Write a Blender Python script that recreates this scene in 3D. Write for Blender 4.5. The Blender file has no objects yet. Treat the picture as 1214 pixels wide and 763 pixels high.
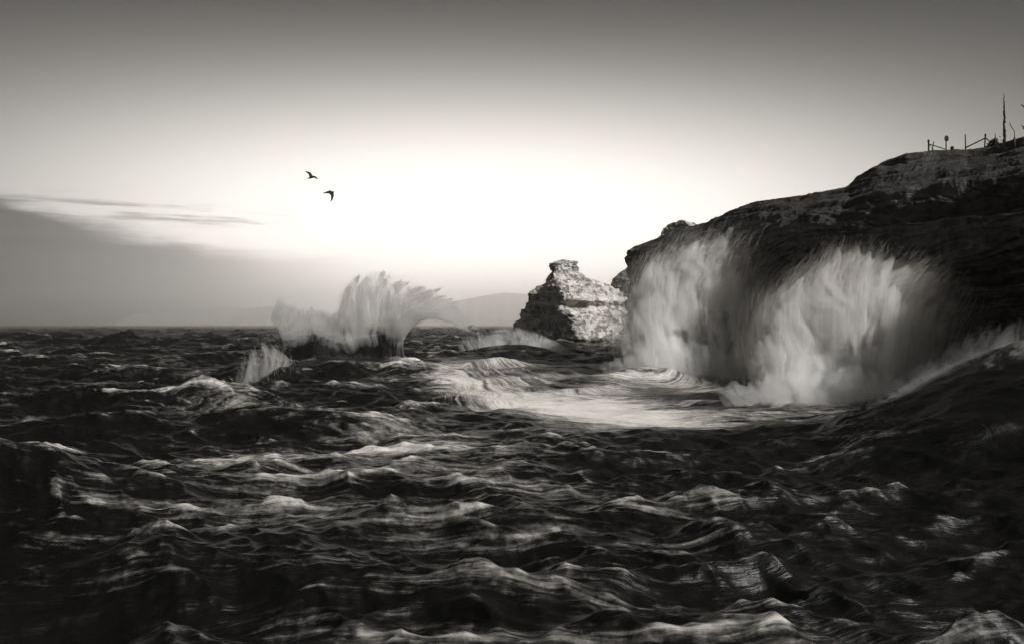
import bpy, bmesh, math
import numpy as np
from mathutils import Vector, Matrix

R = math.radians
scene = bpy.context.scene
COL = scene.collection
TINT = (1.0, 0.955, 0.895)          # the toned print: every grey is slightly warm

# ------------------------------------------------------------------ camera
F = 952.8                            # focal length in photograph pixels (1214 wide)
CX, HY, H = 607.0, 385.0, 4.0        # image centre column, horizon row, eye height above the sea
cam_d = bpy.data.cameras.new('camera')
cam_d.sensor_width = 36.0
cam_d.lens = 36.0 * F / 1214.0
cam_d.clip_start = 0.2
cam_d.clip_end = 60000
cam = bpy.data.objects.new('camera', cam_d)
COL.objects.link(cam)
cam.location = (0, 0, H)
cam.rotation_euler = (R(90.21), 0, 0)
scene.camera = cam

# ------------------------------------------------------------------ sky, sun, exposure
SUN_EL, SUN_AZ = R(36.0), R(127.0)   # azimuth clockwise from +Y
sun_dir = Vector((math.sin(SUN_AZ) * math.cos(SUN_EL), math.cos(SUN_AZ) * math.cos(SUN_EL), math.sin(SUN_EL)))
sd = bpy.data.lights.new('sun', 'SUN')
sd.energy = 5.0
sd.angle = R(6.0)                    # low sun veiled by sea haze
sd.color = (1.0, 0.985, 0.965)
so = bpy.data.objects.new('sun', sd)
COL.objects.link(so)
so.rotation_euler = (-sun_dir).to_track_quat('-Z', 'Y').to_euler()
so.location = (200, -100, 120)

scene.view_settings.view_transform = 'Standard'
scene.view_settings.look = 'None'
scene.view_settings.exposure = 0.0
scene.view_settings.gamma = 1.0
scene.view_settings.use_curve_mapping = False
scene.render.engine = 'CYCLES'
scene.cycles.use_denoising = True
scene.cycles.max_bounces = 8
scene.cycles.diffuse_bounces = 3
scene.cycles.glossy_bounces = 2
scene.cycles.transmission_bounces = 3
scene.cycles.transparent_max_bounces = 6
scene.cycles.volume_bounces = 6
scene.cycles.volume_step_rate = 0.2
scene.cycles.volume_max_steps = 256
scene.cycles.use_adaptive_sampling = True
scene.cycles.adaptive_threshold = 0.015


class NT:
    """small helper to write node trees as formulas"""
    def __init__(s, tree):
        s.t = tree
        s.n = tree.nodes
        s.n.clear()

    def new(s, kind, **kw):
        nd = s.n.new(kind)
        for k, v in kw.items():
            setattr(nd, k, v)
        return nd

    def link(s, a, b):
        s.t.links.new(a, b)

    def put(s, sock, v):
        if hasattr(v, 'is_linked'):
            s.link(v, sock)
        else:
            sock.default_value = v

    def m(s, op, a, b=0.0, c=0.0, clamp=False):
        nd = s.new('ShaderNodeMath', operation=op)
        nd.use_clamp = clamp
        for i, v in enumerate((a, b, c)):
            s.put(nd.inputs[i], v)
        return nd.outputs[0]

    def vm(s, op, a, b=(0, 0, 0)):
        nd = s.new('ShaderNodeVectorMath', operation=op)
        s.put(nd.inputs[0], a)
        s.put(nd.inputs[1], b)
        return nd.outputs[0]

    def smooth(s, v, lo, hi, a=0.0, b=1.0):
        nd = s.new('ShaderNodeMapRange', interpolation_type='SMOOTHSTEP')
        for i, x in enumerate((v, lo, hi, a, b)):
            s.put(nd.inputs[i], x)
        return nd.outputs[0]

    def lin(s, v, lo, hi, a=0.0, b=1.0):
        nd = s.new('ShaderNodeMapRange')
        for i, x in enumerate((v, lo, hi, a, b)):
            s.put(nd.inputs[i], x)
        return nd.outputs[0]

    def noise(s, vec, scale=1.0, detail=4.0, rough=0.5, dist=0.0, dim='3D'):
        nd = s.new('ShaderNodeTexNoise', noise_dimensions=dim)
        s.put(nd.inputs['Vector'], vec)
        nd.inputs['Scale'].default_value = scale
        nd.inputs['Detail'].default_value = detail
        nd.inputs['Roughness'].default_value = rough
        nd.inputs['Distortion'].default_value = dist
        return nd.outputs['Fac']

    def xyz(s, v):
        nd = s.new('ShaderNodeSeparateXYZ')
        s.put(nd.inputs[0], v)
        return nd.outputs[0], nd.outputs[1], nd.outputs[2]

    def comb(s, x, y, z):
        nd = s.new('ShaderNodeCombineXYZ')
        for i, v in enumerate((x, y, z)):
            s.put(nd.inputs[i], v)
        return nd.outputs[0]

    def attr(s, name):
        nd = s.new('ShaderNodeAttribute', attribute_name=name)
        return nd

    def mixc(s, fac, a, b):
        nd = s.new('ShaderNodeMix', data_type='RGBA')
        s.put(nd.inputs[0], fac)
        s.put(nd.inputs[6], a)
        s.put(nd.inputs[7], b)
        return nd.outputs[2]


def grey(v):
    return (v * TINT[0], v * TINT[1], v * TINT[2], 1.0)


def build_world():
    w = bpy.data.worlds.new('World')
    scene.world = w
    w.use_nodes = True
    n = NT(w.node_tree)
    tc = n.new('ShaderNodeTexCoord')
    d = n.vm('NORMALIZE', tc.outputs['Generated'])
    x, y, z = n.xyz(d)
    az = n.m('ARCTAN2', x, y)
    el = n.m('ARCSINE', z)
    sky = n.new('ShaderNodeTexSky', sky_type='NISHITA')
    sky.sun_disc = False
    sky.sun_elevation = SUN_EL
    sky.sun_rotation = SUN_AZ
    sky.air_density = 1.2
    sky.dust_density = 3.0
    bw = n.new('ShaderNodeRGBToBW')
    n.link(sky.outputs[0], bw.inputs[0])
    base = n.m('MINIMUM', n.m('MULTIPLY', bw.outputs[0], 0.012), 0.10)
    base = n.m('ADD', base, 0.012)
    # bright thin overcast low over the sea: the glow of the photograph
    da = n.m('DIVIDE', n.m('SUBTRACT', az, -0.05), 0.46)
    de = n.m('DIVIDE', n.m('SUBTRACT', el, 0.055), 0.158)
    g = n.m('EXPONENT', n.m('MULTIPLY', n.m('ADD', n.m('MULTIPLY', da, da), n.m('MULTIPLY', de, de)), -1.0))
    # overcast brightness levels off towards the middle of the glow
    glow = n.m('MULTIPLY', n.m('SUBTRACT', 1.0, n.m('EXPONENT', n.m('MULTIPLY', g, -4.4 / 2.2))), 2.2)
    tot = n.m('ADD', base, glow)
    # grey cloud bank lying on the horizon to the left, its upper edge sinking to the right
    wob = n.noise(n.comb(n.m('MULTIPLY', az, 8.0), n.m('MULTIPLY', el, 45.0), 0.0), 1.0, 5.0, 0.55)
    wob2 = n.noise(n.comb(n.m('MULTIPLY', az, 3.0), n.m('MULTIPLY', el, 60.0), 3.0), 1.0, 4.0, 0.55)
    far_l = n.m('POWER', n.lin(az, -0.25, -0.567), 1.5)
    edge = n.m('ADD', n.m('MULTIPLY', far_l, 0.052), 0.086)
    edge = n.m('ADD', edge, n.m('MULTIPLY', n.m('SUBTRACT', wob, 0.5), 0.050))
    bank = n.smooth(n.m('SUBTRACT', edge, el), -0.006, 0.020)
    bank = n.m('MULTIPLY', bank, n.smooth(az, -0.14, -0.42))
    bank = n.m('MULTIPLY', bank, n.lin(wob2, 0.25, 0.75, 0.86, 1.0))
    cloud_l = n.m('ADD', n.m('MULTIPLY', n.m('MULTIPLY', glow, 0.26), n.smooth(az, -0.56, -0.20, 0.12, 1.0)), n.lin(wob2, 0.3, 0.7, 0.01, 0.07))
    tot = n.m('ADD', n.m('MULTIPLY', tot, n.m('SUBTRACT', 1.0, bank)), n.m('MULTIPLY', cloud_l, bank))
    # a few thin streaks of cloud above the bank
    st = n.noise(n.comb(n.m('MULTIPLY', az, 7.0), n.m('MULTIPLY', el, 95.0), 7.0), 1.0, 4.0, 0.6)
    st = n.m('MULTIPLY', n.smooth(st, 0.46, 0.66), n.m('MULTIPLY', n.smooth(el, 0.108, 0.120), n.smooth(el, 0.150, 0.130)))
    st = n.m('MULTIPLY', st, n.m('MULTIPLY', n.smooth(az, -0.22, -0.32), 0.55))
    tot = n.m('MULTIPLY', tot, n.m('SUBTRACT', 1.0, st))
    col = n.vm('SCALE', n.comb(*TINT))
    col.node.inputs['Scale'].default_value = 1.0
    n.link(tot, col.node.inputs['Scale'])
    bg = n.new('ShaderNodeBackground')
    n.link(col, bg.inputs['Color'])
    bg.inputs['Strength'].default_value = 1.0
    out = n.new('ShaderNodeOutputWorld')
    n.link(bg.outputs[0], out.inputs['Surface'])


build_world()

# ------------------------------------------------------------------ numpy noise
rng = np.random.default_rng(7)
_perm = rng.permutation(4096).astype(np.int64)
_g3 = rng.normal(size=(4096, 3))
_g3 /= np.linalg.norm(_g3, axis=1)[:, None]


def pnoise(p):
    """gradient noise in about -1..1 for an N x 3 array"""
    p = np.asarray(p, float)
    i = np.floor(p).astype(np.int64)
    f = p - i
    u = f * f * f * (f * (f * 6 - 15) + 10)
    res = 0.0
    for dx in (0, 1):
        wx = u[:, 0] if dx else 1 - u[:, 0]
        hx = _perm[(i[:, 0] + dx) & 4095]
        for dy in (0, 1):
            wy = u[:, 1] if dy else 1 - u[:, 1]
            hy = _perm[(hx + i[:, 1] + dy) & 4095]
            for dz in (0, 1):
                wz = u[:, 2] if dz else 1 - u[:, 2]
                g = _g3[_perm[(hy + i[:, 2] + dz) & 4095]]
                dot = g[:, 0] * (f[:, 0] - dx) + g[:, 1] * (f[:, 1] - dy) + g[:, 2] * (f[:, 2] - dz)
                res = res + wx * wy * wz * dot
    return res * 1.6


def fbm(p, octaves=4, gain=0.5, lac=2.03):
    p = np.asarray(p, float)
    a, s, tot = 1.0, 0.0, 0.0
    for k in range(octaves):
        s = s + a * pnoise(p + 17.3 * k)
        tot += a
        a *= gain
        p = p * lac
    return s / tot


def sstep(v, lo, hi):
    t = np.clip((v - lo) / (hi - lo), 0, 1)
    return t * t * (3 - 2 * t)


def world(px, py, Y):
    """the point seen at photograph pixel (px, py), Y metres ahead"""
    return np.stack(np.broadcast_arrays((np.asarray(px, float) - CX) / F * Y, np.asarray(Y, float),
                                        H + (HY - np.asarray(py, float)) / F * Y), -1)


# ------------------------------------------------------------------ object helpers
def tag(o, label=None, cat=None, group=None, kind=None):
    if label: o['label'] = label
    if cat: o['category'] = cat
    if group: o['group'] = group
    if kind: o['kind'] = kind
    return o


def empty(name, loc):
    o = bpy.data.objects.new(name, None)
    o.empty_display_size = 0.3
    o.location = loc
    COL.objects.link(o)
    return o


def mesh_obj(name, verts, faces, mat, parent=None, smooth=True, origin=None, attrs=None):
    """verts N x 3 world coordinates; faces M x 4 or M x 3 int array"""
    verts = np.asarray(verts, float)
    faces = np.asarray(faces)
    base = np.array(parent.location) if parent is not None else (np.array(origin) if origin is not None else np.zeros(3))
    me = bpy.data.meshes.new(name)
    me.vertices.add(len(verts))
    me.vertices.foreach_set('co', (verts - base).astype(np.float32).ravel())
    k = faces.shape[1]
    me.loops.add(faces.size)
    me.loops.foreach_set('vertex_index', faces.astype(np.int32).ravel())
    me.polygons.add(len(faces))
    me.polygons.foreach_set('loop_start', np.arange(0, faces.size, k, dtype=np.int32))
    me.update(calc_edges=True)
    if smooth:
        me.polygons.foreach_set('use_smooth', np.ones(len(faces), dtype=bool))
    for nm, arr in (attrs or {}).items():
        arr = np.asarray(arr)
        if arr.ndim == 1:
            a = me.attributes.new(nm, 'FLOAT', 'POINT')
            a.data.foreach_set('value', arr.astype(np.float32))
        else:
            a = me.attributes.new(nm, 'FLOAT_VECTOR', 'POINT')
            a.data.foreach_set('vector', arr.astype(np.float32).ravel())
    me.validate()
    me.materials.append(mat)
    o = bpy.data.objects.new(name, me)
    if parent is not None:
        o.parent = parent
    elif origin is not None:
        o.location = origin
    COL.objects.link(o)
    return o


def grid_faces(nr, nc, wrap=False):
    i = np.arange(nr - 1)[:, None]
    j = np.arange(nc if wrap else nc - 1)[None, :]
    j2 = (j + 1) % nc
    a = i * nc + j
    b = i * nc + j2
    c = (i + 1) * nc + j2
    d = (i + 1) * nc + j
    return np.stack([a, b, c, d], -1).reshape(-1, 4)


def new_mat(name):
    m = bpy.data.materials.new(name)
    m.use_nodes = True
    n = NT(m.node_tree)
    out = n.new('ShaderNodeOutputMaterial')
    return m, n, out


# ------------------------------------------------------------------ materials
def mat_sea():
    m, n, out = new_mat('sea_water_and_foam')
    fl = n.attr('flow').outputs['Vector']            # x along the current, y across it
    foam = n.attr('foam').outputs['Fac']
    crest = n.attr('crest').outputs['Fac']
    u, v, w = n.xyz(fl)
    geo = n.new('ShaderNodeNewGeometry')
    P = geo.outputs['Position']
    veil = n.noise(n.comb(n.m('MULTIPLY', u, 0.16), n.m('MULTIPLY', v, 0.95), 0.0), 1.0, 6.0, 0.60, 0.35)
    fine = n.noise(n.comb(n.m('MULTIPLY', u, 0.85), n.m('MULTIPLY', v, 6.0), 4.0), 1.0, 5.0, 0.62, 0.25)
    patch = n.noise(P, 0.16, 4.0, 0.55, 0.4)
    curd = n.noise(P, 1.5, 5.0, 0.62, 1.2)
    s = n.m('ADD', n.m('MULTIPLY', veil, 0.48), n.m('MULTIPLY', fine, 0.36))
    s = n.m('ADD', s, n.m('MULTIPLY', curd, 0.16))
    s = n.m('ADD', s, n.m('MULTIPLY', n.m('SUBTRACT', patch, 0.5), 0.30))
    lace = n.noise(P, 7.0, 3.0, 0.6, 0.8)
    s = n.m('ADD', s, n.m('MULTIPLY', n.m('SUBTRACT', lace, 0.5), 0.12))
    thr = n.m('SUBTRACT', 0.78, n.m('MULTIPLY', foam, 0.46))
    thr = n.m('SUBTRACT', thr, n.m('MULTIPLY', crest, 0.11))
    cov = n.smooth(s, n.m('SUBTRACT', thr, 0.11), n.m('ADD', thr, 0.19))
    cov = n.m('MULTIPLY', n.m('POWER', cov, 1.35), 0.85)
    bs = n.new('ShaderNodeBsdfPrincipled')
    n.link(n.mixc(cov, grey(0.004), grey(0.72)), bs.inputs['Base Color'])
    n.link(n.lin(cov, 0.0, 0.8, 0.40, 0.75), bs.inputs['Roughness'])
    bs.inputs['IOR'].default_value = 1.33
    n.link(n.lin(cov, 0.0, 0.7, 0.45, 0.08), bs.inputs['Specular IOR Level'])
    # ripples drawn out along the current
    rip = n.noise(n.comb(n.m('MULTIPLY', u, 0.9), n.m('MULTIPLY', v, 2.8), 9.0), 1.0, 4.0, 0.6, 0.3)
    bump = n.new('ShaderNodeBump')
    bump.inputs['Strength'].default_value = 0.38
    bump.inputs['Distance'].default_value = 0.16
    rip2 = n.noise(P, 4.5, 4.0, 0.6, 0.5)
    n.link(n.m('ADD', n.m('ADD', rip, n.m('MULTIPLY', rip2, 0.35)), n.m('MULTIPLY', fine, 0.35)), bump.inputs['Height'])
    n.link(bump.outputs[0], bs.inputs['Normal'])
    n.link(bs.outputs[0], out.inputs['Surface'])
    return m


def mat_rock(name, lo, hi, band=3.0, pit=0.0, rough=0.85, spec=0.25, scale=1.0, tide=0.0, turf=0.0):
    m, n, out = new_mat(name)
    geo = n.new('ShaderNodeNewGeometry')
    P = geo.outputs['Position']
    x, y, z = n.xyz(P)
    warp = n.noise(P, 0.35 * scale, 4.0, 0.55)
    zz = n.m('ADD', z, n.m('MULTIPLY', warp, 1.6 / scale))
    strata = n.noise(n.comb(n.m('MULTIPLY', x, 0.10 * scale), n.m('MULTIPLY', y, 0.10 * scale), n.m('MULTIPLY', zz, band)), 1.0, 5.0, 0.65)
    blot = n.noise(P, 0.8 * scale, 6.0, 0.65)
    f = n.m('ADD', n.m('MULTIPLY', strata, 0.6), n.m('MULTIPLY', blot, 0.5))
    f = n.smooth(f, 0.38, 0.74)
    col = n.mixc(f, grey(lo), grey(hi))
    bs = n.new('ShaderNodeBsdfPrincipled')
    h = n.m('ADD', n.m('MULTIPLY', strata, 0.8), n.m('MULTIPLY', blot, 0.9))
    if pit:
        sc = n.noise(P, 0.7, 5.0, 0.62)
        hole = n.smooth(sc, 0.51, 0.58)
        col = n.mixc(n.m('MULTIPLY', hole, pit), col, grey(lo * 0.35))
        h = n.m('SUBTRACT', h, n.m('MULTIPLY', hole, 0.8))
    if tide:        # rock kept wet by the waves
        wet = n.smooth(n.m('ADD', z, n.m('MULTIPLY', n.m('SUBTRACT', blot, 0.5), 3.0)), tide + 1.0, tide - 0.6)
        col = n.mixc(n.m('MULTIPLY', wet, 0.8), col, grey(lo * 0.25))
    if turf:        # dark turf where not steep; its tone also dims the sunlit slopes
        nz = n.xyz(geo.outputs['True Normal'])[2]
        tf = n.smooth(n.m('ADD', nz, n.m('MULTIPLY', n.m('SUBTRACT', blot, 0.5), 0.5)), 0.35, 0.75)
        col = n.mixc(n.m('MULTIPLY', tf, 0.85), col, grey(turf))
    n.link(col, bs.inputs['Base Color'])
    bs.inputs['Roughness'].default_value = rough
    bs.inputs['Specular IOR Level'].default_value = spec
    bump = n.new('ShaderNodeBump')
    bump.inputs['Strength'].default_value = 0.8
    bump.inputs['Distance'].default_value = 0.35 / scale
    n.link(h, bump.inputs['Height'])
    n.link(bump.outputs[0], bs.inputs['Normal'])
    n.link(bs.outputs[0], out.inputs['Surface'])
    return m


def mat_spray(name, lo=0.25, hi=0.82, trans=0.45):
    """thrown water: fine white threads, light passes through them"""
    m, n, out = new_mat(name)
    t = n.attr('tone').outputs['Fac']
    col = n.mixc(t, grey(lo), grey(hi))
    df = n.new('ShaderNodeBsdfDiffuse')
    tr = n.new('ShaderNodeBsdfTranslucent')
    n.link(col, df.inputs['Color'])
    n.link(col, tr.inputs['Color'])
    mx = n.new('ShaderNodeMixShader')
    mx.inputs[0].default_value = trans
    n.link(df.outputs[0], mx.inputs[1])
    n.link(tr.outputs[0], mx.inputs[2])
    n.link(mx.outputs[0], out.inputs['Surface'])
    return m


def mat_mist(name, dens, foot, k=6.0, radial=0.22, lo=0.36, hi=0.62, g=0.0, ylevel=None, base=0.0):
    """airborne droplets: a volume torn into fine jets that fan out from the foot"""
    m, n, out = new_mat(name)
    geo = n.new('ShaderNodeNewGeometry')
    P = geo.outputs['Position']
    q = n.vm('SUBTRACT', P, tuple(foot))
    x, y, z = n.xyz(q)
    R2 = n.m('SQRT', n.m('ADD', n.m('MULTIPLY', x, x), n.m('MULTIPLY', z, z)))
    ph = n.m('ARCTAN2', x, z)
    soft = n.noise(P, 0.35, 3.0, 0.55)
    ph = n.m('ADD', ph, n.m('MULTIPLY', n.m('SUBTRACT', soft, 0.5), 0.30))
    jets = n.noise(n.comb(n.m('MULTIPLY', ph, k), n.m('MULTIPLY', R2, radial), n.m('MULTIPLY', y, 0.55)), 1.0, 5.0, 0.62, 0.15)
    puff = n.noise(P, 0.40, 3.0, 0.55, 0.8)
    t = n.m('ADD', n.m('MULTIPLY', jets, 0.62), n.m('MULTIPLY', puff, 0.38))
    d = n.m('ADD', n.m('MULTIPLY', n.smooth(t, lo, hi), 1.0 - base), base)
    d = n.m('MULTIPLY', d, dens)
    pv = n.new('ShaderNodeVolumePrincipled')
    pv.inputs['Color'].default_value = (0.988, 0.982, 0.973, 1)
    pv.inputs['Anisotropy'].default_value = g
    n.link(d, pv.inputs['Density'])
    n.link(pv.outputs[0], out.inputs['Volume'])
    return m


def mat_plain(name, v, rough=0.8, nscale=6.0, amt=0.4):
    m, n, out = new_mat(name)
    tc = n.new('ShaderNodeTexCoord')
    nz = n.noise(tc.outputs['Object'], nscale, 5.0, 0.6)
    bs = n.new('ShaderNodeBsdfPrincipled')
    n.link(n.mixc(nz, grey(v * (1 - amt)), grey(v * (1 + amt))), bs.inputs['Base Color'])
    bs.inputs['Roughness'].default_value = rough
    bs.inputs['Specular IOR Level'].default_value = 0.2
    n.link(bs.outputs[0], out.inputs['Surface'])
    return m


SEA = mat_sea()
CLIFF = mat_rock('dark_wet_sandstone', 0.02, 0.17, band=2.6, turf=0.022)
ROCK = mat_rock('pale_weathered_sandstone', 0.30, 0.64, band=0.9, pit=0.75, tide=1.6)
HAZEROCK = mat_rock('haze_paled_headland', 0.40, 0.48, band=0.05, scale=0.05)  # haze fading partly put into the colour: rock lightened to lose contrast
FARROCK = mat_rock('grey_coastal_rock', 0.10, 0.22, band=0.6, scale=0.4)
SPRAY = mat_spray('white_spray')
WOOD = mat_plain('weathered_dark_wood', 0.018)
PALEWOOD = mat_plain('grey_weathered_wood', 0.06)
FEATHER = mat_plain('dark_feathers', 0.02)
LEAF = mat_plain('dark_scrub', 0.015)

# ------------------------------------------------------------------ the sea
def ocean_tile(N, L, kp, spread, seed, lmin):
    """random wave field on an L x L tile: heights and horizontal pushes, height std 1; waves travel along Y"""
    g = np.random.default_rng(seed)
    k1 = 2 * np.pi * np.fft.fftfreq(N, L / N)
    kx, ky = np.meshgrid(k1, k1)
    k = np.hypot(kx, ky)
    k[0, 0] = 1e-6
    c = np.abs(ky) / k
    S = k ** -4.0 * np.exp(-(kp / k) ** 2) * (c ** spread + 0.03) * np.exp(-(k * lmin / (2 * np.pi)) ** 2)
    S[0, 0] = 0
    A = np.sqrt(S) * (g.normal(size=(N, N)) + 1j * g.normal(size=(N, N)))
    h = np.fft.ifft2(A)
    dx = np.fft.ifft2(-1j * kx / k * A)
    dy = np.fft.ifft2(-1j * ky / k * A)
    s = h.real.std()
    return h.real / s, dx.real / s, dy.real / s, L


def sample(tile, x, y):
    N = tile.shape[0]
    x = np.mod(x, N); y = np.mod(y, N)
    i = x.astype(np.int64); j = y.astype(np.int64)
    fx = x - i; fy = y - j
    i %= N; j %= N
    i2 = (i + 1) % N; j2 = (j + 1) % N
    return ((tile[j, i] * (1 - fx) + tile[j, i2] * fx) * (1 - fy) + (tile[j2, i] * (1 - fx) + tile[j2, i2] * fx) * fy)


def polyline_dist(x, y, pts):
    """distance to a plan polyline and the fraction along it"""
    best = np.full(x.shape, 1e9)
    frac = np.zeros(x.shape)
    pts = np.asarray(pts, float)
    seg = np.linalg.norm(np.diff(pts, axis=0), axis=1)
    cum = np.concatenate([[0], np.cumsum(seg)]) / seg.sum()
    side = np.zeros(x.shape)
    for a, b, c0, c1 in zip(pts[:-1], pts[1:], cum[:-1], cum[1:]):
        d = b - a
        t = np.clip(((x - a[0]) * d[0] + (y - a[1]) * d[1]) / (d @ d), 0, 1)
        dd = np.hypot(x - a[0] - t * d[0], y - a[1] - t * d[1])
        q = dd < best
        best = np.where(q, dd, best)
        frac = np.where(q, c0 + (c1 - c0) * t, frac)
        sg = np.sign((x - a[0]) * d[1] - (y - a[1]) * d[0])
        side = np.where(q, sg, side)
    return best, frac, side


def sea_px(px, py):
    Y = H * F / (py - HY)
    return ((px - CX) / F * Y, Y)


RING = [sea_px(*p) for p in ((478, 436), (510, 450), (550, 465), (600, 480), (660, 493), (740, 503), (830, 507), (920, 505))]
LEFT_RIDGE = [(-21.5, 70), (-19.5, 60), (-17.8, 50), (-16.0, 41), (-14.6, 35)]


def sea_features(x, y):
    """large shapes of the water: swell heaped against the cliff, the backwash ring, single waves"""
    z = np.zeros(x.shape)
    dy = y - 26.0 - 0.25 * (x - 16)
    mound = sstep(x, 7.5, 20.0) * np.exp(-(dy / np.where(dy < 0, 7.0, 6.0)) ** 2)
    z += 4.1 * mound
    xg = np.linspace(-60, 60, 1201)
    px_, py_ = np.array(RING).T
    yr = np.interp(xg, np.concatenate([[-60, -16, -12.5], px_, [15, 22, 60]]), np.concatenate([[150, 104, 86], py_, [35, 41, 60]]))
    kr = np.hanning(31); kr /= kr.sum()
    yr = np.convolve(np.pad(yr, 15, mode='edge'), kr, mode='valid')
    slope = np.gradient(yr, xg)
    sdist = (np.interp(x, xg, yr) - y) / np.sqrt(1 + np.interp(x, xg, slope) ** 2)   # > 0 on the near side of the backwash ring
    d = np.abs(sdist)
    along = sstep(x, -8.5, -2.5) * (1 - sstep(x, 6.0, 11.5))
    ring = np.exp(-(d / 1.6) ** 2) * along
    z += 0.04 * ring + along * (0.14 * sstep(sdist, -3.0, 2.0) * (1 - sstep(sdist, 4.0, 14.0)) - 0.12 * np.exp(-((sdist + 6.0) / 5.0) ** 2))
    d2, f2, s2 = polyline_dist(x, y, LEFT_RIDGE)
    lr = np.exp(-(d2 / 2.0) ** 2) * sstep(f2, -0.02, 0.1) * sstep(1 - f2, 0.0, 0.3)
    z += 0.45 * lr
    z += 0.45 * sstep(-x, 1.5, 10.5) * np.exp(-((y - 67) / 11.0) ** 2) * sstep(x, -24, -12)
    def hump(cx, cy, lx, ly, h, rot=0.0):
        c, s = math.cos(rot), math.sin(rot)
        u = (x - cx) * c + (y - cy) * s
        v = -(x - cx) * s + (y - cy) * c
        return h * np.exp(-(u / lx) ** 2 - (v / np.where(v < 0, ly, ly * 1.8)) ** 2)
    z += hump(9.6, 58, 4.2, 1.1, 0.85, 0.05)
    z += hump(1.0, 92, 6.0, 2.2, 1.5, 0.1)
    z += hump(-1.5, 78, 3.0, 1.6, 0.5, 0.2)
    z += hump(-10.6, 17.6, 3.2, 0.9, 0.75, 0.15)
    z += hump(-6.0, 13.0, 2.5, 0.7, 0.35, -0.1)
    z += hump(-52, 150, 14, 4, 1.1, 0.0)
    z += hump(-14.5, 70.5, 7.5, 3.0, 0.75, 0.0)
    z += hump(-2.0, 16.0, 2.4, 0.7, 0.35, 0.2)
    z += hump(4.0, 14.5, 2.2, 0.7, 0.3, -0.2)
    yc = 32.0 + (np.interp(np.clip(x, -4.0, 40.0), xg, yr) - 32.0) * sstep(y, 28, 56)
    return z, mound, ring, lr, sdist, d, along, yc


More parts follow.
